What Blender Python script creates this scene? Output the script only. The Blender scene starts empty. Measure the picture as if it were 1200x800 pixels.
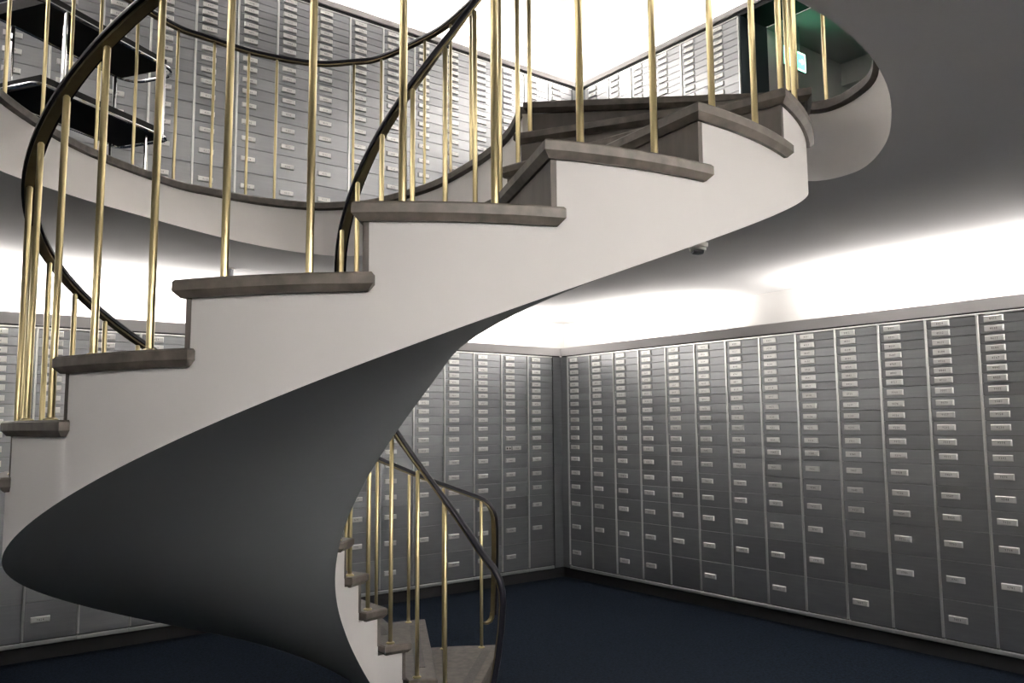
import bpy, bmesh, math, random
from mathutils import Vector, Matrix
random.seed(7)
D = bpy.data
SC = bpy.context.scene
COL = SC.collection
PI = math.pi

# ------------------------------------------------------------------ camera
CH = 1.6
PITCH, ROLL, FPX = 0.101317, -0.0076658, 955.6
cd = D.cameras.new('camera'); cam = D.objects.new('camera', cd); COL.objects.link(cam)
cd.sensor_width = 36.0; cd.lens = FPX / 1200 * 36.0; cd.clip_start = 0.05; cd.clip_end = 60
_r = Vector((1, 0, 0)); _f = Vector((0, math.cos(PITCH), math.sin(PITCH))); _u = Vector((0, -math.sin(PITCH), math.cos(PITCH)))
_c, _s = math.cos(ROLL), math.sin(ROLL)
_R = _r * _c + _u * _s; _U = _u * _c - _r * _s
M = Matrix.Identity(4)
for i in range(3):
    M[i][0] = _R[i]; M[i][1] = _U[i]; M[i][2] = -_f[i]
M[2][3] = CH
cam.matrix_world = M
SC.camera = cam

# ------------------------------------------------------------------ world, exposure, light levels
w = D.worlds.new('world'); SC.world = w; w.use_nodes = True
w.node_tree.nodes['Background'].inputs[0].default_value = (0.55, 0.6, 0.7, 1)
w.node_tree.nodes['Background'].inputs[1].default_value = 0.0
SC.view_settings.view_transform = 'Standard'
SC.view_settings.look = 'None'
SC.view_settings.gamma = 1.0
SC.view_settings.use_curve_mapping = False
SC.view_settings.exposure = 0.6
LAMP_RGB = (1.0, 0.95, 0.915)
P_LOW, P_UP = 22.0, 23.0           # watts per metre of cove tube, lower and upper room
P_LOW_FRONT = 150.0
P_LOW_SIDE = 4.0
P_LOW_RIGHT_NEAR = 34.0

# ------------------------------------------------------------------ materials
def mat(name, rgb, rough=0.6, metal=0.0, var=0.0, scale=8.0, bump=0.0, bscale=60.0, emit=None, estr=0.0, objvar=0.0, trans=0.0, stretch=None, spec=None, alpha=None):
    m = D.materials.new(name); m.use_nodes = True
    nt = m.node_tree; N = nt.nodes; L = nt.links
    b = N['Principled BSDF']
    b.inputs['Base Color'].default_value = (*rgb, 1); b.inputs['Roughness'].default_value = rough; b.inputs['Metallic'].default_value = metal
    if trans: b.inputs['Transmission Weight'].default_value = trans
    if spec is not None: b.inputs['Specular IOR Level'].default_value = spec
    if alpha is not None: b.inputs['Alpha'].default_value = alpha
    if emit:
        b.inputs['Emission Color'].default_value = (*emit, 1); b.inputs['Emission Strength'].default_value = estr
    tc = N.new('ShaderNodeTexCoord'); vec = tc.outputs['Object']
    if stretch:
        mp = N.new('ShaderNodeMapping'); mp.inputs['Scale'].default_value = stretch; L.new(vec, mp.inputs[0]); vec = mp.outputs[0]
    if var or objvar:
        mix = N.new('ShaderNodeMixRGB'); mix.blend_type = 'MULTIPLY'; mix.inputs[0].default_value = 1
        mix.inputs[1].default_value = (*rgb, 1)
        val = None
        if var:
            n = N.new('ShaderNodeTexNoise'); n.inputs['Scale'].default_value = scale; n.inputs['Detail'].default_value = 5; L.new(vec, n.inputs['Vector'])
            r = N.new('ShaderNodeMapRange'); r.inputs[1].default_value = .3; r.inputs[2].default_value = .7; r.inputs[3].default_value = 1 - var; r.inputs[4].default_value = 1 + var
            L.new(n.outputs['Fac'], r.inputs[0]); val = r.outputs[0]
        if objvar:
            oi = N.new('ShaderNodeObjectInfo'); r2 = N.new('ShaderNodeMapRange'); r2.inputs[3].default_value = 1 - objvar; r2.inputs[4].default_value = 1 + objvar * .6
            L.new(oi.outputs['Random'], r2.inputs[0])
            if val:
                mu = N.new('ShaderNodeMath'); mu.operation = 'MULTIPLY'; L.new(val, mu.inputs[0]); L.new(r2.outputs[0], mu.inputs[1]); val = mu.outputs[0]
            else: val = r2.outputs[0]
        L.new(val, mix.inputs[2]); L.new(mix.outputs[0], b.inputs['Base Color'])
    if bump:
        n = N.new('ShaderNodeTexNoise'); n.inputs['Scale'].default_value = bscale; n.inputs['Detail'].default_value = 3; L.new(vec, n.inputs['Vector'])
        bp = N.new('ShaderNodeBump'); bp.inputs['Strength'].default_value = bump; bp.inputs['Distance'].default_value = .004
        L.new(n.outputs['Fac'], bp.inputs['Height']); L.new(bp.outputs[0], b.inputs['Normal'])
    return m

PLASTER = mat('white_plaster', (.80, .78, .76), .85, var=.02, scale=3, bump=.05, bscale=140)
CEIL = mat('ceiling_paint', (.47, .465, .46), .9, var=.02, scale=2, bump=.08, bscale=200)
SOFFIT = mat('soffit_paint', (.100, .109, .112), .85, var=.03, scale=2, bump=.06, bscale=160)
WALLP = mat('wall_paint', (.60, .59, .57), .85, var=.03, scale=2)
BAND = mat('cornice_paint', (.33, .32, .315), .8, var=.02, scale=3)
CARPET = mat('blue_carpet', (.0062, .0105, .0185), .97, var=.6, scale=55, bump=.8, bscale=320, spec=.1)
BLACKKICK = mat('black_plinth', (.006, .006, .008), .7, var=.1)
STEEL = mat('anodised_steel', (.325, .335, .347), .40, 1.0, var=.05, scale=5, objvar=.14, stretch=(1, 1, 12), bump=.04, bscale=90)
CARC = mat('carcass_metal', (.16, .16, .165), .55, .5, var=.05)
ALU = mat('bright_aluminium', (.78, .79, .77), .3, .9, var=.04, scale=20)
PLATE = mat('plate_enamel', (.74, .74, .72), .36, .65, objvar=.08)
INK = mat('black_ink', (.03, .03, .03), .6, var=.05)
BRASS = mat('satin_brass', (.50, .425, .235), .28, .95, var=.06, scale=14, stretch=(1, 1, .15))
BRASSD = mat('shaded_brass', (.17, .14, .08), .42, .9, var=.12, scale=20)  # rail bar brass, with the shade of its underside put into the colour
RAIL = mat('black_handrail', (.008, .008, .012), .30, 0, var=.1, scale=10, spec=.13)
STONE = mat('taupe_stone', (.068, .058, .048), .55, var=.42, scale=22, bump=.06, bscale=90)
STONE2 = mat('riser_stone', (.058, .050, .043), .65, var=.3, scale=11, stretch=(2, 2, .5))
GRIP = mat('ribbed_grip', (.07, .068, .062), .7, var=.3, scale=90)
CHROME = mat('chrome', (.85, .86, .88), .08, 1.0, var=.02)
BLACKTRAY = mat('black_tray', (.005, .005, .006), .5, var=.1, spec=.15)
RUBBER = mat('black_rubber', (.012, .012, .012), .6, var=.1)
DARKPANEL = mat('dark_teal_panel', (.022, .030, .036), .6, .1, var=.08)
WHITEPL = mat('white_plastic', (.72, .71, .64), .4, var=.03)
GLASS = mat('dome_glass', (.95, .97, .97), .03, trans=1.0, var=.01)
GREYPL = mat('grey_plastic', (.34, .35, .38), .5, var=.03)
TUBE = mat('lit_tube', (.9, .9, .9), .5, emit=LAMP_RGB, estr=12, var=.01)
SIGNG = mat('sign_green', (.02, .5, .25), .4, emit=(.10, 1.0, .46), estr=3.2, var=.01)
SIGNW = mat('sign_white', (.8, .9, .85), .4, emit=(.75, 1.0, .88), estr=2.4, var=.01)

# ------------------------------------------------------------------ mesh helpers
class MB:
    def __init__(s): s.v = []; s.f = []; s.m = []
    def add(s, vs, fs, mi=0):
        o = len(s.v); s.v += [tuple(p) for p in vs]; s.f += [[i + o for i in f] for f in fs]; s.m += [mi] * len(fs)
    def box(s, x0, x1, y0, y1, z0, z1, mi=0, tf=None):
        vs = [(x, y, z) for z in (z0, z1) for y in (y0, y1) for x in (x0, x1)]
        if tf: vs = [tf(p) for p in vs]
        s.add(vs, [(0, 2, 3, 1), (4, 5, 7, 6), (0, 1, 5, 4), (2, 6, 7, 3), (0, 4, 6, 2), (1, 3, 7, 5)], mi)
    def bevbox(s, x0, x1, y0, y1, z0, z1, b, mi=0):
        # box whose front (y0) edges are chamfered by b
        s.add([(x0, y1, z0), (x1, y1, z0), (x1, y1, z1), (x0, y1, z1), (x0, y0 + b, z0), (x1, y0 + b, z0), (x1, y0 + b, z1), (x0, y0 + b, z1),
               (x0 + b, y0, z0 + b), (x1 - b, y0, z0 + b), (x1 - b, y0, z1 - b), (x0 + b, y0, z1 - b)],
              [(0, 3, 2, 1), (0, 1, 5, 4), (1, 2, 6, 5), (2, 3, 7, 6), (3, 0, 4, 7), (4, 5, 9, 8), (5, 6, 10, 9), (6, 7, 11, 10), (7, 4, 8, 11), (8, 9, 10, 11)], mi)
    def loops(s, rings, cap=True, mi=0, closed=True):
        n = len(rings[0]); vs = [p for r in rings for p in r]; fs = []
        for a in range(len(rings) - 1):
            for i in range(n if closed else n - 1):
                j = (i + 1) % n; fs.append((a * n + i, a * n + j, (a + 1) * n + j, (a + 1) * n + i))
        if cap: fs.append(tuple(range(n))[::-1]); fs.append(tuple((len(rings) - 1) * n + i for i in range(n)))
        s.add(vs, fs, mi)
    def lathe(s, prof, c=(0, 0, 0), n=12, mi=0, cap=True):
        s.loops([[(c[0] + r * math.cos(2 * PI * i / n), c[1] + r * math.sin(2 * PI * i / n), c[2] + z) for i in range(n)] for r, z in prof], cap, mi)
    def tube(s, pts, r, n=8, mi=0, closed=False):
        P = [Vector(p) for p in pts]; rings = []; up = None
        m = len(P)
        for i in range(m):
            if closed: t = P[(i + 1) % m] - P[i - 1]
            else: t = P[min(i + 1, m - 1)] - P[max(i - 1, 0)]
            t.normalize()
            if up is None: up = Vector((0, 0, 1)) if abs(t.z) < .9 else Vector((1, 0, 0))
            sd = t.cross(up).normalized(); up = sd.cross(t).normalized()
            rings.append([P[i] + (sd * math.cos(2 * PI * k / n) + up * math.sin(2 * PI * k / n)) * r for k in range(n)])
        if closed: rings.append(rings[0])
        s.loops(rings, not closed, mi)
    def sweep(s, P, sides, ups, prof, mi=0):
        s.loops([[P[i] + sides[i] * a + ups[i] * b for a, b in prof] for i in range(len(P))], True, mi)
    def mesh(s, name, mats, smooth=False, angle=35, fix=True):
        me = D.meshes.new(name); me.from_pydata(s.v, [], s.f)
        for m in (mats if isinstance(mats, (list, tuple)) else [mats]): me.materials.append(m)
        me.polygons.foreach_set('material_index', s.m)
        if fix:
            bm = bmesh.new(); bm.from_mesh(me); bmesh.ops.recalc_face_normals(bm, faces=bm.faces); bm.to_mesh(me); bm.free()
        if smooth:
            me.polygons.foreach_set('use_smooth', [True] * len(me.polygons)); me.set_sharp_from_angle(angle=math.radians(angle))
        me.update(); return me
    def build(s, name, mats, parent=None, loc=(0, 0, 0), rotz=0, **k):
        return link(name, s.mesh(name, mats, **k), parent, loc, rotz)
def link(name, me, parent=None, loc=(0, 0, 0), rotz=0):
    o = D.objects.new(name, me); COL.objects.link(o); o.location = loc; o.rotation_euler = (0, 0, rotz)
    if parent: o.parent = parent
    return o
def tag(o, label=None, cat=None, group=None, kind=None):
    if label: o['label'] = label
    if cat: o['category'] = cat
    if group: o['group'] = group
    if kind: o['kind'] = kind
    return o
def thing(name, label, cat, loc=(0, 0, 0), rotz=0, group=None):
    o = D.objects.new(name, None); COL.objects.link(o); o.location = loc; o.rotation_euler = (0, 0, rotz); o.empty_display_size = .1
    return tag(o, label, cat, group, 'thing')
def struct(o): o['kind'] = 'structure'; return o
ORD = ['first', 'second', 'third', 'fourth', 'fifth', 'sixth', 'seventh', 'eighth', 'ninth', 'tenth', 'eleventh', 'twelfth', 'thirteenth', 'fourteenth', 'fifteenth', 'sixteenth', 'seventeenth', 'eighteenth', 'nineteenth', 'twentieth', 'twenty-first', 'twenty-second', 'twenty-third', 'twenty-fourth']

# ------------------------------------------------------------------ room frames: a = distance from back wall face, b = distance from right wall face
PSI = 0.9125
DR = Vector((math.cos(PSI), -math.sin(PSI))); DB = Vector((-math.sin(PSI), -math.cos(PSI)))
CL = Vector((0.518, 8.686)); CU = Vector((0.785, 8.875))
ANG_B = math.atan2(-DB.y, -DB.x); ANG_R = math.atan2(DR.y, DR.x)
def P2(C, a, b): q = C + DR * a + DB * b; return (q.x, q.y)
WCOL, OFF = 0.33985, 0.1197
H = 0.18; NZ = 1.12535
ZF = CH + H * (NZ - 10)          # lower floor
ZU = CH + H * (NZ + 7)           # upper floor
ZC = ZU - 0.324                  # lower ceiling
ZTOP = 1.6 + .54372 * 1.302      # top of lower cabinets
HBOX = 2.164
CABD = 0.42
LA, LB = 8.3, 8.2               # lower room size
UA, UB = 8.5, 8.6
UTOP = 5.325; ZCU = UTOP + .46

# stair plan (axis, well)
AX = Vector((-0.33533, 3.60760)); R0 = 1.60561; T0, DT = -2.2299, 0.308938
WC = Vector((-.34, 3.73)); RW = .42
def crom(pts, t):
    n = len(pts); i = max(0, min(n - 2, int(math.floor(t)))); u = t - i
    p0 = pts[max(i - 1, 0)]; p1 = pts[i]; p2 = pts[i + 1]; p3 = pts[min(i + 2, n - 1)]
    return (p1 * 2 + (p2 - p0) * u + (p0 * 2 - p1 * 5 + p2 * 4 - p3) * u * u + (p1 * 3 - p0 - p2 * 3 + p3) * u ** 3) * .5
def circ(k): t = T0 + DT * k; return AX + Vector((math.cos(t), math.sin(t))) * (R0 + .036 * math.exp(-((k + 1.8) / 1.25) ** 2))
_low = [Vector((.41, 5.47)), Vector((-.081, 5.454)), Vector((-.572, 5.388)), Vector((-.965, 5.195)), circ(-6), circ(-5), circ(-4)]
def outer(k):
    if k >= -5: return circ(k)
    return crom(_low, max(k + 10, 0))
_del = [(-10, 5), (-8, 4.5), (-6, 4), (-5, 2), (-4, .5), (-2, 0), (2, -1), (3, -2.2), (4, -4.5), (5, -7.5), (6, -11.5), (7, -14.8), (8, -17)]
def delta(k):
    for (a, x), (b, y) in zip(_del, _del[1:]):
        if a <= k <= b: return x + (y - x) * (k - a) / (b - a)
    return _del[0][1] if k < -10 else _del[-1][1]
def inner(k): t = T0 + DT * k + math.radians(delta(k)); return WC + Vector((math.cos(t), math.sin(t))) * RW
def plan(k, e):      # e metres from the outer nosing point; negative: measured from the inner end
    o, i = outer(k), inner(k); d = (i - o); l = d.length; d /= l
    return o + d * (e if e >= 0 else l + e)
def zn(k): return CH + H * (NZ + k)

# ------------------------------------------------------------------ stairwell opening (top edge, bottom edge)
_pairs = [((1.275, 3.52), (1.30, 3.66)), ((1.30, 3.61), (1.36, 3.755)), ((1.39, 3.64), (1.45, 3.775)), ((1.47, 3.60), (1.535, 3.72)), ((1.52, 3.48), (1.59, 3.59)), ((1.53, 3.30), (1.57, 3.37))]
for dg in range(-16, -171, -14):
    t = math.radians(dg); r = 1.868
    q = (AX.x + r * math.cos(t), AX.y + r * math.sin(t)); rb = 1.893 if dg == -16 else r
    _pairs.append((q, (AX.x + rb * math.cos(t), AX.y + rb * math.sin(t))))
_pairs += [((-2.232, 3.438), (-2.27, 3.50)), ((-2.255, 3.871), (-2.16, 3.94)), ((-2.199, 4.266), (-2.0, 4.33)), ((-2.026, 4.734), (-1.81, 4.74)), ((-1.88, 4.905), (-1.64, 5.02)), ((-1.636, 5.125), (-1.42, 5.27)), ((-1.317, 5.268), (-1.2, 5.40)),
           ((-1.06, 5.25), (-.98, 5.40)), ((-.883, 5.193), (-.80, 5.30)), ((-.516, 4.878), (-.48, 4.94)), ((-.30, 4.58), (-.28, 4.62)), ((-.106, 4.232), (-.10, 4.25)), ((.008, 3.919), (.01, 3.93)), ((.055, 3.66), (.06, 3.67))]
TOPC = [Vector(p[0]) for p in _pairs]; BOTC = [Vector(p[1]) for p in _pairs]
NS = 6
def dense(c): return [crom(c, i / NS) for i in range((len(c) - 1) * NS + 1)]
TOPD, BOTD = dense(TOPC), dense(BOTC)
def normals(c):          # outward from the opening (path runs clockwise seen from above)
    out = []
    for i in range(len(c)):
        t = (c[min(i + 1, len(c) - 1)] - c[max(i - 1, 0)]).normalized(); out.append(Vector((-t.y, t.x)))
    return out
TOPN = normals(TOPD)
def poly_hole(name, outerp, hole, z, m, up):
    bm = bmesh.new()
    a = [bm.verts.new((*p, z)) for p in outerp]; h = [bm.verts.new((p[0], p[1], z)) for p in hole]
    es = [bm.edges.new((l[i], l[(i + 1) % len(l)])) for l in (a, h) for i in range(len(l))]
    bmesh.ops.triangle_fill(bm, edges=es, use_beauty=True)
    for f in bm.faces:
        f.normal_update()
        if (f.normal.z > 0) != up: f.normal_flip()
    me = D.meshes.new(name); bm.to_mesh(me); bm.free(); me.materials.append(m)
    return struct(link(name, me))
def rect(C, a0, a1, b0, b1): return [P2(C, a0, b0), P2(C, a1, b0), P2(C, a1, b1), P2(C, a0, b1)]

# ------------------------------------------------------------------ room shell
fl = MB(); r_ = rect(CL, -CABD - .05, LA, -CABD - .05, LB)
fl.add([(*p, ZF) for p in r_] + [(*p, ZF - .1) for p in r_], [(0, 1, 2, 3), (4, 5, 6, 7)]); struct(fl.build('floor', CARPET, fix=False))
hole_bot = [(p.x, p.y) for p in BOTD]; hole_top = [(p.x, p.y) for p in TOPD]
poly_hole('ceiling', rect(CL, -CABD, LA, -CABD, LB), hole_bot, ZC, CEIL, False)
poly_hole('floor.001', rect(CU, -2.4, UA, -3.2, UB), hole_top, ZU, CARPET, True)
def wall(name, C, a0, b0, a1, b1, z0, z1, m, th=.12, na=0, nb=0):
    g = MB(); p = [P2(C, a0, b0), P2(C, a1, b1), P2(C, a1 + na * th, b1 + nb * th), P2(C, a0 + na * th, b0 + nb * th)]
    g.loops([[(*q, z0) for q in p], [(*q, z1) for q in p]]); return struct(g.build(name, m))
wall('wall_back', CL, -CABD, -CABD - .12, -CABD, LB + .12, ZF, ZC + .02, WALLP, na=-1)
wall('wall_right', CL, -CABD, -CABD, LA, -CABD, ZF, ZC + .02, WALLP, nb=-1)
wall('wall_front', CL, LA, -CABD - .12, LA, LB + .12, ZF, ZC + .02, WALLP, na=1)
wall('wall_left', CL, -CABD, LB, LA, LB, ZF, ZC + .02, WALLP, nb=1)
VA0, VA1 = OFF + 6 * WCOL - .013 + .02, 4.3       # vestibule opening along the upper right wall
wall('wall_upper_back', CU, -CABD, -CABD - .12, -CABD, UB + .12, ZU, ZCU + .02, WALLP, na=-1)
wall('wall_upper_right', CU, -CABD, -CABD, VA0 - .3, -CABD, ZU, ZCU + .02, WALLP, nb=-1)
wall('wall_upper_front', CU, UA, -CABD - .12, UA, UB + .12, ZU, ZCU + .02, WALLP, na=1)
wall('wall_upper_left', CU, -CABD, UB, UA, UB, ZU, ZCU + .02, WALLP, nb=1)
wall('wall_upper_right.001', CU, VA1, -CABD, UA, -CABD, ZU, ZCU + .02, WALLP, nb=-1)
wall('wall_upper_right.002', CU, VA0 - .3, -CABD, VA1, -CABD, UTOP + .10, ZCU + .02, WALLP, nb=-1)
g = MB(); r_ = rect(CU, -CABD - .12, UA + .12, -CABD - .12, UB + .12)
g.loops([[(*p, ZCU) for p in r_], [(*p, ZCU + .1) for p in r_]]); struct(g.build('ceiling.001', PLASTER))
for nm, C, zb, zt, A, B in (('trim_16', CL, ZF, ZTOP, LA, LB), ('trim_17', CU, ZU, UTOP, UA, UB)):
    g = MB()
    for a0, b0, a1, b1 in ((A - .42, 0, A - .40, B - .42), (0, B - .42, A - .42, B - .40)):
        p = [P2(C, a0, b0), P2(C, a1, b0), P2(C, a1, b1), P2(C, a0, b1)]
        g.loops([[(*q, zb) for q in p], [(*q, zt) for q in p]])
    struct(g.build(nm, STEEL))
# vestibule behind the opening: side wall with the sign, end wall, other side wall, low ceiling and a beam
VD = 2.3
wall('wall_vestibule_side', CU, VA0 - .02, -CABD, VA0 - .02, -VD, ZU, UTOP + .1, WALLP, na=-1)
wall('wall_vestibule_end', CU, VA0 - .14, -VD, VA1 + .1, -VD, ZU, UTOP + .1, WALLP, nb=-1)
wall('wall_vestibule_far', CU, VA1, -CABD, VA1, -VD, ZU, UTOP + .1, WALLP, na=1)
g = MB(); r_ = rect(CU, VA0 - .14, VA1 + .1, -CABD - .02, -VD - .1); g.loops([[(*p, UTOP + .02) for p in r_], [(*p, UTOP + .1) for p in r_]]); struct(g.build('ceiling.002', CEIL))
g = MB(); r_ = rect(CU, VA0 - .02, VA1, -1.75, -VD); g.loops([[(*p, UTOP - .22) for p in r_], [(*p, UTOP + .03) for p in r_]]); struct(g.build('trim_9', WALLP))
# fascia of the opening and stone coping
g = MB(); n = len(TOPD)
g.loops([[(p.x, p.y, ZC) for p in BOTD], [(TOPD[i].x, TOPD[i].y, ZU - .03) for i in range(n)]], cap=False, closed=True)
o = struct(g.build('trim_1', PLASTER, smooth=True, angle=40, fix=False))
g = MB()
ring = lambda off, z: [(TOPD[i].x + TOPN[i].x * off, TOPD[i].y + TOPN[i].y * off, z) for i in range(n)]
rg = [ring(-.004, ZU - .046), ring(-.022, ZU - .036), ring(-.022, ZU - .002), ring(-.014, ZU + .006), ring(.15, ZU + .006), ring(.15, ZU - .046)]
g.loops([[rg[k][i] for k in range(6)] for i in range(n)])
struct(g.build('trim_2', STONE, smooth=True, angle=30))
# the corner fillers, plinths and cornice bands that hide the cove lamps
def cornice(gap, C, zt, segs):
    for nm, (a0, b0, a1, b1, na, nb) in segs:
        g = MB(); th = .03
        p = [P2(C, a0, b0), P2(C, a1, b1), P2(C, a1 + na * th, b1 + nb * th), P2(C, a0 + na * th, b0 + nb * th)]
        g.loops([[(*q, zt + gap) for q in p], [(*q, zt + .096) for q in p]]); struct(g.build(nm, BAND))
        th = .40                                    # cove tray behind the band
        g = MB(); p = [P2(C, a0 + na * .018, b0 + nb * .018), P2(C, a1 + na * .018, b1 + nb * .018), P2(C, a1 + na * th, b1 + nb * th), P2(C, a0 + na * th, b0 + nb * th)]
        g.loops([[(*q, zt + .002) for q in p], [(*q, zt + gap) for q in p]]); struct(g.build('trim_15', BLACKKICK))
cornice(.014, CL, ZTOP, [('trim_3', (0, 0, 0, LB, -1, 0)), ('trim_4', (0, 0, LA, 0, 0, -1))])
cornice(.014, CL, ZTOP, [('trim_11', (LA - .42, 0, LA - .42, LB, 1, 0)), ('trim_12', (0, LB - .42, LA, LB - .42, 0, 1))])
cornice(.044, CU, UTOP, [('trim_5', (0, 0, 0, UB, -1, 0)), ('trim_6', (0, 0, UA, 0, 0, -1))])
cornice(.044, CU, UTOP, [('trim_13', (UA - .42, 0, UA - .42, UB, 1, 0)), ('trim_14', (0, UB - .42, UA, UB - .42, 0, 1))])
for nm, C, zb, A, B in (('baseboard_lower', CL, ZF, LA, LB), ('baseboard_upper', CU, ZU, VA0, UB)):
    g = MB()
    for a0, b0, a1, b1 in ((-.13, -.13, -.09, B), (-.13, -.13, A, -.09)):
        p = [P2(C, a0, b0), P2(C, a1, b0), P2(C, a1, b1), P2(C, a0, b1)]
        g.loops([[(*q, zb) for q in p], [(*q, zb + .16) for q in p]])
    struct(g.build(nm, BLACKKICK))
for nm, C, zt in (('trim_7', CL, ZTOP), ('trim_8', CU, UTOP)):
    g = MB(); e = OFF - .008
    for a0, b0, a1, b1 in ((-.03, -.03, 0, e), (-.03, -.03, e, 0)):
        p = [P2(C, a0, b0), P2(C, a1, b0), P2(C, a1, b1), P2(C, a0, b1)]
        g.loops([[(*q, zt - HBOX - .02) for q in p], [(*q, zt) for q in p]])
    struct(g.build(nm, STEEL))

# ------------------------------------------------------------------ deposit box columns
def glyphs():
    out = {}
    for ch in '0123456789':
        cu = D.curves.new('digit', 'FONT'); cu.body = ch; cu.size = 1; cu.resolution_u = 1
        ob = D.objects.new('digit', cu); COL.objects.link(ob)
        dg = bpy.context.evaluated_depsgraph_get(); dg.update()
        me = ob.evaluated_get(dg).to_mesh()
        out[ch] = ([(v.co.x, v.co.y) for v in me.vertices], [tuple(p.vertices) for p in me.polygons])
        ob.evaluated_get(dg).to_mesh_clear()
        D.objects.remove(ob); D.curves.remove(cu)
    return out
GL = glyphs()
ROWS = [11.2] * 7 + [14.25] * 3 + [17.1] * 3 + [24.8] * 3 + [36.1, 45, 45]
_t = sum(ROWS); ROWS = [r * (HBOX - .026) / _t for r in ROWS]       # the aluminium rails take the rest
PW, PH = .118, .040
_door = {}
def door_mesh(h):
    k = round(h, 4)
    if k not in _door:
        g = MB(); g.bevbox(0, WCOL - .017, -.006, .014, .0015, h - .0015, .0015); _door[k] = g.mesh('door', STEEL)
    return _door[k]
def plate_mesh(num, keyed=False):
    g = MB()
    if keyed:        # cover slid aside: keyhole escutcheon bared on the left
        g.bevbox(0, .075, -.006, 0, 0, PH, .002)
        for cx in (.022, .055): g.add([(cx + .010 * math.cos(i * PI / 4), -.0066, PH / 2 + .010 * math.sin(i * PI / 4)) for i in range(8)], [tuple(range(8))], 1)
        g.bevbox(.08, .195, -.012, 0, 0, PH, .003); x0 = .08; fy = -.0127
    else:
        g.bevbox(0, PW, -.014, 0, 0, PH, .004); x0 = 0; fy = -.0145
    s = .020; x = x0 + PW / 2 - len(num) * .0058
    for ch in num:
        vs, fs = GL[ch]; g.add([(x + a * s, fy, PH / 2 - .007 + b * s) for a, b in vs], fs, 1); x += .0118
    return g.mesh('name_plate', [PLATE, INK], fix=False)
_body = {}
def column_shared():
    if _body: return _body
    hb = HBOX
    g = MB(); g.box(.0088, WCOL - .0088, .012, CABD - .02, 0, hb); _body['carcass'] = g.mesh('carcass', CARC)
    g = MB(); g.bevbox(-.0075, .0075, -.016, .014, .018, hb - .012, .002); _body['strip'] = g.mesh('divider_strip', ALU)
    g = MB(); g.bevbox(-.0074, WCOL - .0078, -.012, .014, hb - .012, hb, .002); _body['top'] = g.mesh('top_rail', ALU)
    g = MB(); g.bevbox(-.0072, WCOL - .0080, -.010, .03, -.022, .004, .003); _body['sill'] = g.mesh('sill', ALU_SILL)
    return _body
ALU_SILL = mat('sill_aluminium', (.42, .43, .43), .4, .8, var=.05)
def column(C, side, i, zbase, num0, label, group, bare, keyed=None, last=False):
    if side == 'b': q = P2(C, 0, OFF + WCOL * (i + 1)); ang = ANG_B
    else: q = P2(C, OFF + WCOL * i, 0); ang = ANG_R
    t = thing('deposit_box_cabinet', label, 'safe deposit boxes', (*q, zbase), ang, group)
    S = column_shared()
    link('carcass', S['carcass'], t)
    link('divider_strip', S['strip'], t); link('top_rail', S['top'], t); link('sill', S['sill'], t)
    if last: link('divider_strip', S['strip'], t, (WCOL, 0, 0))
    z = HBOX - .013
    for r, h in enumerate(ROWS):
        z -= h
        d = link('door', door_mesh(h), t, (.0085, 0, z))
        if r == 18 and i in bare: continue
        n = num0 + 78 * r + (1 if r >= 7 else 0)
        ky = keyed == r
        link('name_plate', plate_mesh(str(n), ky), d, (.036, -.006, h * .52 - PH / 2 + (0 if h < .09 else .004)))
    return t
ZB = ZTOP - HBOX; ZBU = UTOP - HBOX
for j in range(20):
    column(CL, 'r', j, ZB, 8443 + j, ('steel deposit box column on the lower right wall, %s from the corner' % ORD[j]) if j else 'steel deposit box column on the lower right wall, touching the dark corner',
           'deposit box columns along the lower right wall', {1, 4, 6, 8, 10, 12})
for i in range(20):
    column(CL, 'b', i, ZB, 8432 - i, ('steel deposit box column on the lower back wall, %s left of the corner' % ORD[i]) if i else 'steel deposit box column on the lower back wall, touching the dark corner',
           'deposit box columns along the lower back wall', {0, 4, 8, 12, 15}, keyed=12 if i == 1 else None)
for i in range(21):
    column(CU, 'b', i, ZBU, 2990 + 9 - i, ('steel deposit box column upstairs on the back wall, %s left of the corner' % ORD[i]) if i else 'steel deposit box column upstairs on the back wall, touching the corner',
           'deposit box columns along the upper back wall', {3, 9})
for j in range(6):
    column(CU, 'r', j, ZBU, 3010 + j, ('steel deposit box column upstairs on the right wall, %s from the corner' % ORD[j]) if j else 'steel deposit box column upstairs on the right wall, touching the corner',
           'deposit box columns along the upper right wall', {2}, last=(j == 5))
# dark end panel and frame of the vestibule opening
g = MB(); p = [P2(CU, VA0 - .012, -.002), P2(CU, VA0 + .006, -.002), P2(CU, VA0 + .006, -CABD), P2(CU, VA0 - .012, -CABD)]
g.loops([[(*q, ZU) for q in p], [(*q, UTOP + .01) for q in p]]); struct(g.build('trim_10', DARKPANEL))

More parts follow.
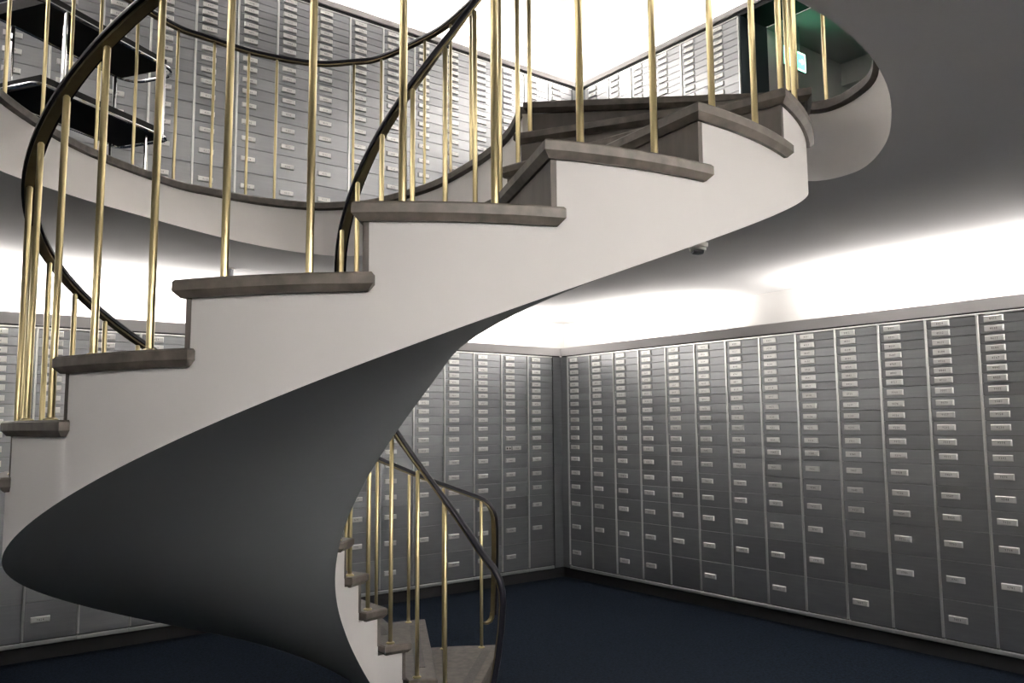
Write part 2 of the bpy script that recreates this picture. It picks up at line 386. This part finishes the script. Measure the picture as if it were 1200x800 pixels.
# ------------------------------------------------------------------ cove lamps
def lamp(C, side, s0, s1, z, power, label, group, room):
    ln = s1 - s0; mid = (s0 + s1) / 2; off = -.17
    A, B = room
    if side == 'b': q = P2(C, off, mid); ang = ANG_B
    elif side == 'r': q = P2(C, mid, off); ang = ANG_R
    elif side == 'f': q = P2(C, A - .42 - off, mid); ang = ANG_B
    else: q = P2(C, mid, B - .42 - off); ang = ANG_R
    t = thing('cove_lamp', label, 'lamp', (*q, z), ang, group)
    g = MB(); g.box(-ln / 2, ln / 2, -.025, .025, 0, .010)
    for x in (-ln / 2 + .01, ln / 2 - .03): g.box(x, x + .02, -.012, .012, .010, .028)
    g.build('batten', WHITEPL, t)
    g = MB(); g.tube([(-ln / 2 + .03, 0, .019), (ln / 2 - .03, 0, .019)], .008, 8); g.build('tube', TUBE, t, smooth=True)
    ld = D.lights.new('tube_light', 'AREA'); ld.shape = 'RECTANGLE'; ld.size = ln - .06; ld.size_y = .15; ld.energy = power * (ln - .06); ld.color = LAMP_RGB
    lo = D.objects.new('tube_light', ld); COL.objects.link(lo); lo.parent = t; lo.location = (0, 0, .045); lo.rotation_euler = (PI, 0, 0)
def lamps(C, side, segs, z, power, where, room):
    for n_, (a, b) in enumerate(segs):
        lamp(C, side, a, b, z, power, 'white tube lamp in the cove above the %s, %s from the %s' % (where, ORD[n_], 'corner' if side in 'br' else 'right'), 'cove tube lamps', room)
def even(a, b, n, gap=.08): L_ = (b - a) / n; return [(a + L_ * i + gap / 2, a + L_ * (i + 1) - gap / 2) for i in range(n)]
lamps(CL, 'b', even(.2, 8.0, 5), ZTOP + .0145, P_LOW, 'lower back wall', (LA, LB))
for n_, (a_, b_) in enumerate([(.2, 1.85), (2.95, 4.2), (4.3, 5.6), (5.7, 7.0)]):
    lamp(CL, 'r', a_, b_, ZTOP + .0145, P_LOW if n_ == 0 else P_LOW_RIGHT_NEAR, 'white tube lamp in the cove above the lower right wall, %s from the corner' % ORD[n_], 'cove tube lamps', (LA, LB))
lamps(CL, 'f', even(.2, 7.6, 5), ZTOP + .0145, P_LOW_FRONT, 'lower front wall', (LA, LB))
lamps(CL, 'l', even(.5, 7.6, 4), ZTOP + .0145, P_LOW_SIDE, 'lower left wall', (LA, LB))
lamps(CU, 'b', even(.2, 8.4, 5), UTOP + .0445, P_UP, 'upper back wall', (UA, UB))
lamps(CU, 'r', even(.2, 7.2, 4), UTOP + .0445, P_UP, 'upper right wall', (UA, UB))
lamps(CU, 'f', even(.2, 8.2, 5), UTOP + .0445, P_UP, 'upper front wall', (UA, UB))
lamps(CU, 'l', even(.5, 7.2, 4), UTOP + .0445, P_UP, 'upper left wall', (UA, UB))

# ------------------------------------------------------------------ spiral staircase
ST = thing('spiral_staircase', 'white plastered spiral staircase with taupe stone treads and brass balusters between both floors', 'staircase', (AX.x, AX.y, ZF))
OFFV = Vector((AX.x, AX.y, ZF))
def sbuild(g, name, m, parent=ST, **k):
    # staircase parts are modelled in world space and stored relative to the staircase's base
    g.v = [tuple(Vector(v) - OFFV) for v in g.v]; return g.build(name, m, parent, **k)
TH = .048
# plastered flight: sawtooth top, helical soffit
g = MB(); secs = []
def zsof(k): return max(ZF + .0005, CH + H * (NZ + k - 2.32))
ks = []
kk = -8.93
SUB = 8
for k in range(-9, 8):
    a = k; b = k + 1 if k < 7 else 7.5
    for i in range(SUB + 1): secs.append((a + (b - a) * i / SUB, zn(k) - TH + .004))
ringsO = []
for k, zt in secs:
    po, pi = plan(k, .03), plan(k, -.03); nv = (pi - po).normalized(); nv = Vector((-nv.y, nv.x))
    if nv.dot(plan(k + .3, .5) - plan(k, .5)) < 0: nv = -nv
    po += nv * .036; pi += nv * .036; zb = min(zsof(k + .073), zt - .02)
    bot = []
    for u in range(7):
        q = po.lerp(pi, u / 6); bot.append((q.x, q.y, zb))
    ringsO.append([(po.x, po.y, zt)] + bot + [(pi.x, pi.y, zt)])
g.loops(ringsO, True)
nr = len(ringsO[0])
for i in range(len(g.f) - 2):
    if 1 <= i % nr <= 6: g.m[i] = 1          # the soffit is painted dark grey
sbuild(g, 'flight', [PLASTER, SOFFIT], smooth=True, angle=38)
def offs(poly, d):
    n = len(poly); out = []
    for i in range(n):
        p0, p1, p2 = poly[i - 1], poly[i], poly[(i + 1) % n]
        t1 = (p1 - p0).normalized(); t2 = (p2 - p1).normalized()
        n1 = Vector((-t1.y, t1.x)); n2 = Vector((-t2.y, t2.x)); m = n1 + n2
        if m.length < 1e-6: m = n1
        m.normalize(); c = max(.4, m.dot(n1)); out.append(p1 + m * (d / c))
    return out
def tread_poly(k0, k1, e0=0, e1=0, ns=8):
    po = [plan(k0 + (k1 - k0) * i / ns, e0) for i in range(ns + 1)]
    pi = [plan(k0 + (k1 - k0) * i / ns, -e1 - 1e-6) for i in range(ns + 1)]
    return po + pi[::-1]          # counter-clockwise: outer arc forward, inner arc back
def area(p): return sum(p[i - 1].x * p[i].y - p[i].x * p[i - 1].y for i in range(len(p))) / 2
for k in range(-9, 8):
    p = tread_poly(k, k + 1.115 if k < 7 else k + .30)
    if area(p) < 0: p = p[::-1]
    z = zn(k) + (.004 if k == 7 else 0)
    lv = [(.005, z), (0, z - .006), (0, z - .030), (.016, z - TH)]
    g = MB(); g.loops([[(q.x, q.y, zz) for q in offs(p, d)] for d, zz in lv])
    tr = sbuild(g, 'tread', STONE)
    # riser under the nosing
    a, b = plan(k, .028), plan(k, -.028); t = (b - a).normalized(); nrm = Vector((-t.y, t.x))
    fw = plan(k + .3, .5) - plan(k, .5)
    if nrm.dot(fw) < 0: nrm = -nrm
    g = MB(); q = [a + nrm * .024, b + nrm * .024, b + nrm * .040, a + nrm * .040]
    g.loops([[(v.x, v.y, zn(k - 1)) for v in q], [(v.x, v.y, zn(k) - TH + .002) for v in q]]); sbuild(g, 'riser', STONE2)
    # ribbed grip strip let into the tread
    if k < 7:
        g = MB(); f0, f1 = plan(k, .16), plan(k, -.20)
        q0 = [f0 + nrm * .05, f1 + nrm * .05, f1 + nrm * .105, f0 + nrm * .105]
        g.loops([[(v.x, v.y, zz) for v in q0] for zz in (zn(k) - .004, zn(k) + .0012)])
        for r in range(5):
            s0 = .054 + r * .010; q1 = [f0 + nrm * s0, f1 + nrm * s0, f1 + nrm * (s0 + .005), f0 + nrm * (s0 + .005)]
            g.loops([[(v.x, v.y, zz) for v in q1] for zz in (zn(k), zn(k) + .0024)])
        o = sbuild(g, 'grip_strip', GRIP); o.parent = tr
RH = .875                       # underside of the rails above the nosing line
_bal = {}
def baluster_mesh(h, r):
    key = (round(h, 2), r)
    if key not in _bal:
        g = MB(); g.lathe([(r, 0), (r, key[0] - .006), (r * .6, key[0])], n=12); _bal[key] = g.mesh('baluster', BRASS, smooth=True)
    return _bal[key]
g = MB(); g.lathe([(.021, 0), (.021, .004), (.015, .008), (.011, .009)], n=14); FLANGE = g.mesh('foot_flange', BRASS, smooth=True)
def baluster(pos, z0, z1, r, parent, off):
    o = link('baluster', baluster_mesh(z1 - z0, r), parent, Vector((pos.x, pos.y, z0)) - off)
    link('foot_flange', FLANGE, o); return o
for k in range(-9, 7):
    for f in (.25, .75):
        q = plan(k + f, .055); baluster(q, zn(k), zn(k + f) + RH + .004, .0105, ST, OFFV)
for k in range(-9, 7):
    q = plan(k + .72, -.042); baluster(q, zn(k), zn(k + .72) + RH + .004, .0105, ST, OFFV)
# handrails: black grip over a flat brass bar
GRIPP = [(-.026, .002), (-.027, .011), (-.021, .021), (-.009, .025), (.009, .025), (.021, .021), (.027, .011), (.026, .002)]
BARP = [(-.016, -.007), (.016, -.007), (.016, .006), (-.016, .006)]
def rail_frames(P, fixed_from=None, head=None):
    sides, ups = [], []
    n = len(P)
    for i in range(n):
        t = (P[min(i + 1, n - 1)] - P[max(i - 1, 0)]).normalized()
        if fixed_from is not None and i >= fixed_from: h = h0.lerp(head, min(1, (i - fixed_from + 1) / 5)).normalized()
        else: h = h0 = Vector((t.x, t.y, 0)).normalized()
        sd = Vector((h.y, -h.x, 0)); up = sd.cross(t).normalized()
        sides.append(sd); ups.append(up)
    return sides, ups
def rail(P, name, builder, ff=None, head=None, bar_extra=None):
    P = [Vector(p) for p in P]
    sd, up = rail_frames(P, ff, head)
    g = MB(); g.sweep(P, sd, up, GRIPP); o = builder(g, name, RAIL, smooth=True, angle=50)
    Pb = P; sb, ub = sd, up
    g = MB(); g.sweep(Pb, sb, ub, BARP)
    if bar_extra:
        q = [Vector(p) for p in bar_extra]; s2 = [sd[-1]] * len(q); u2 = []
        for i in range(len(q)):
            t = (q[min(i + 1, len(q) - 1)] - q[max(i - 1, 0)]).normalized(); u2.append(s2[0].cross(t).normalized())
        g.sweep(q, s2, u2, BARP)
    for i in range(6, len(P) - 6, 12):       # screw heads under the bar
        c = P[i] - up[i] * .0068; g.add([c + sd[i] * (.004 * math.cos(j * PI / 3)) + (up[i].cross(sd[i])) * (.004 * math.sin(j * PI / 3)) for j in range(6)], [tuple(range(6))], 1)
    b = builder(g, 'brass_bar', [BRASSD, INK], smooth=True, angle=40); b.parent = o
    return o
P = []
k = 6.96
while k > -8.75:
    q = plan(k, .055); P.append((q.x, q.y, zn(min(k, 7.0)) + RH + .01 + (.09 * max(0, min(1, (k - 6)))))); k -= .125
ff = len(P); x0, y0, z0 = P[-1]
hd = Vector((.68, .73, 0)).normalized()
for dx, dz in ((.05, -.022), (.085, -.05), (.107, -.085), (.12, -.13), (.125, -.2), (.125, -.35), (.122, -.5), (.118, -.62), (.114, -.74)):
    P.append((x0 + dx, y0 + dx * .1, z0 + dz))
xe, ye, ze = P[-1]
rail(P, 'handrail', sbuild, ff, hd, [(xe - .002, ye, ze + .01), (xe - .006, ye, ze - .02), (xe - .02, ye, ze - .045), (xe - .045, ye, ze - .058), (xe - .075, ye, ze - .055)])
P = []; k = 7.06
while k > -9.75:
    q = plan(k, -.025); P.append((q.x, q.y, zn(min(k, 7.0)) + RH + .02 + (.08 * max(0, min(1, (k - 6)))))); k -= .125
ff = len(P); x0, y0, z0 = P[-1]; hd = Vector((.97, -.2, 0)).normalized()
for dx, dz in ((.05, -.062), (.078, -.115), (.092, -.17), (.095, -.23), (.085, -.36), (.066, -.50), (.042, -.63), (.022, -.70)):
    P.append((x0 + dx, y0 - dx * .2, z0 + dz))
xe, ye, ze = P[-1]
rail(P, 'handrail', sbuild, ff, hd, [(xe, ye, ze + .01), (xe - .02, ye, ze - .02), (xe - .045, ye, ze - .03), (xe - .075, ye, ze - .025)])

# ------------------------------------------------------------------ gallery balustrade round the opening
GB = thing('gallery_balustrade', 'brass balustrade with black handrail standing on the stone rim round the stairwell upstairs', 'railing', (AX.x, AX.y, ZU))
GOFF = Vector((AX.x, AX.y, ZU))
def gbuild(g, name, m, parent=GB, **k):
    g.v = [tuple(Vector(v) - GOFF) for v in g.v]; return g.build(name, m, parent, **k)
LEV = .975
path = [TOPD[i] + TOPN[i] * (.045 * min(1, (n - 1 - i) / 8)) for i in range(n)]
cum = [0]
for i in range(1, n): cum.append(cum[-1] + (path[i] - path[i - 1]).length)
meas = [(-2.245, 3.551), (-2.264, 3.848), (-2.212, 4.041), (-2.16, 4.281), (-2.101, 4.551), (-1.999, 4.769), (-1.864, 4.952), (-1.692, 5.09), (-1.515, 5.215), (-1.305, 5.284), (-1.066, 5.249), (-.871, 5.173), (-.541, 4.913), (-.378, 4.725), (-.249, 4.503), (-.127, 4.3), (1.446, 3.633), (1.508, 3.347)]
used = []
def nearest(p): return min(range(n), key=lambda i: (TOPD[i] - Vector(p)).length)
idx = [nearest(p) for p in meas]
i0, i1 = idx[17], idx[0]
s = cum[i0] + .24
while s < cum[i1] - .15:
    idx.append(min(range(n), key=lambda i: abs(cum[i] - s))); s += .24
idx.append(nearest((.0, 3.93)))
for i in idx: baluster(path[i], ZU + .006, ZU + LEV - .004, .009, GB, GOFF)
rail([(p.x, p.y, ZU + LEV) for p in path], 'handrail', gbuild)

# ------------------------------------------------------------------ serving trolley upstairs
TR = thing('serving_trolley', 'chrome serving trolley with two black trays parked upstairs behind the brass railing', 'trolley', (-2.50, 4.56, ZU), math.radians(69.7))
def rrect(x0, x1, y0, y1, z, r, n=5):
    out = []
    for cx, cy, a0 in ((x1 - r, y1 - r, 0), (x0 + r, y1 - r, 90), (x0 + r, y0 + r, 180), (x1 - r, y0 + r, 270)):
        for i in range(n + 1):
            a = math.radians(a0 + 90 * i / n); out.append((cx + r * math.cos(a), cy + r * math.sin(a), z))
    return out
HX, HY, HR = .40, .185, .47
for zt, nm in ((.78, 'tray'), (.325, 'tray')):
    g = MB(); g.box(-HX, HR, -HY, HY, zt, zt + .012)
    for x0, x1, y0, y1 in ((-HX, HR, -HY, -HY + .012), (-HX, HR, HY - .012, HY), (-HX, -HX + .012, -HY + .012, HY - .012), (HR - .012, HR, -HY + .012, HY - .012)): g.box(x0, x1, y0, y1, zt + .012, zt + .06)
    g.build('tray', BLACKTRAY, TR)
for zt in (.785, .330):
    g = MB(); e = .10 if zt > .5 else .03
    g.tube(rrect(-HX - e, HR + e, -HY - .014, HY + .014, zt, .12 if zt > .5 else .05), .0115, 8, closed=True); g.build('frame_rail', CHROME, TR, smooth=True)
for lx in (-.28, .435):
    for ly in (-HY - .014, HY + .014):
        g = MB(); g.tube([(lx, ly, .318), (lx, ly, .79)], .0125, 10); g.build('leg', CHROME, TR, smooth=True)
        lx0, ly0 = lx, ly; lx -= .07 if lx > 0 else -.07; ly *= .72
        g = MB(); g.tube([(lx, ly, .326), (lx, ly, .10)], .009, 8); g.box(lx - .022, lx + .022, ly - .014, ly + .014, .085, .10)
        for d in (-.013, .011): g.box(lx - .018, lx + .018, ly + d, ly + d + .002, .03, .088)
        c = g.build('caster', CHROME, TR)
        g = MB(); rr = [[(lx + r * math.cos(a * PI / 8), ly + y, .036 + r * math.sin(a * PI / 8)) for a in range(16)] for r, y in ((.029, -.010), (.036, -.006), (.036, .006), (.029, .010))]
        g.loops(rr); g.build('wheel', RUBBER, c, smooth=True)
        lx = lx0

# ------------------------------------------------------------------ dome camera and detector on the lower ceiling
DC = thing('dome_camera', 'small white dome security camera on the grey ceiling under the stair', 'security camera', (1.19, 5.12, ZC))
g = MB(); g.lathe([(.066, 0), (.066, -.018), (.060, -.026), (.054, -.026)], n=28); g.build('base', WHITEPL, DC, smooth=True, angle=40)
g = MB(); g.lathe([(.055 * math.cos(a * PI / 16), -.026 - .050 * math.sin(a * PI / 16)) for a in range(0, 8)] + [(.002, -.0762)], n=28); g.build('dome', GLASS, DC, smooth=True, angle=60)
g = MB(); g.lathe([(.050, -.0262), (.047, -.044)], n=24); g.build('inner_shroud', WHITEPL, DC, smooth=True)
g = MB(); g.box(-.030, .030, -.024, .024, -.058, -.0445); g.build('lens_module', GREYPL, DC)
DT_ = thing('ceiling_detector', 'small grey detector box hanging from the lower ceiling at the left', 'detector', (-2.045, 5.82, ZC))
g = MB(); g.bevbox(-.024, .024, -.024, .024, -.085, -.004, .004); g.build('housing', GREYPL, DT_)
g = MB(); g.box(-.03, .03, -.03, .03, -.006, 0); g.build('mounting_plate', WHITEPL, DT_)

# ------------------------------------------------------------------ emergency exit sign in the vestibule
q = P2(CU, 2.36, -.57)
ES = thing('exit_sign', 'glowing green emergency exit sign with white running figure in the dark opening upstairs', 'sign', (*q, 4.905), ANG_B)
SW, SH = .34, .175
g = MB(); g.box(-SW / 2 - .004, SW / 2 + .004, .004, .032, -.004, SH + .004); g.build('housing', GREYPL, ES)
g = MB(); g.box(-SW / 2, SW / 2, 0, .004, 0, SH); g.box(-SW / 2 + .01, SW / 2 - .01, .008, .026, SH + .004, SH + .008); g.build('sign_panel', SIGNG, ES)
g = MB()
for x0, x1, z0, z1 in ((-SW / 2, SW / 2, SH - .010, SH), (-SW / 2, SW / 2, 0, .010), (-SW / 2, -SW / 2 + .008, .01, SH - .01), (SW / 2 - .008, SW / 2, .01, SH - .01)):
    g.box(x0, x1, -.003, .0, z0, z1)
g.build('lit_border', SIGNW, ES)
g = MB()      # running figure and doorway
def strip(pts, wd):
    for a, b in zip(pts, pts[1:]):
        a = Vector(a); b = Vector(b); t = (b - a).normalized(); nn = Vector((-t.y, t.x)) * wd / 2
        g.add([(p.x, -.004, p.y) for p in (a + nn, b + nn, b - nn, a - nn)], [(0, 1, 2, 3)])
g.add([(-.012 + .013 * math.cos(i * PI / 5), -.004, .142 + .013 * math.sin(i * PI / 5)) for i in range(10)], [tuple(range(10))])
strip([(-.018, .125), (-.028, .082)], .026); strip([(-.026, .084), (.004, .062), (.000, .030)], .013); strip([(-.030, .084), (-.046, .052), (-.074, .050)], .013)
strip([(-.012, .120), (.016, .098), (.034, .108)], .010); strip([(-.024, .120), (-.048, .108), (-.054, .086)], .010)
strip([(-.145, .028), (-.145, .15), (-.10, .15)], .016); strip([(-.10, .028), (-.10, .15)], .010)
g.add([(x, -.004, z) for x, z in ((.060, .098), (.105, .098), (.105, .120), (.150, .088), (.105, .056), (.105, .078), (.060, .078))], [tuple(range(7))])
g.build('pictogram', SIGNW, ES, fix=False)
g = MB(); g.tube([(-.1, .015, SH), (-.1, .015, UTOP + .02 - 4.905)], .006, 6); g.tube([(.1, .015, SH), (.1, .015, UTOP + .02 - 4.905)], .006, 6); g.build('hanger_rods', GREYPL, ES)
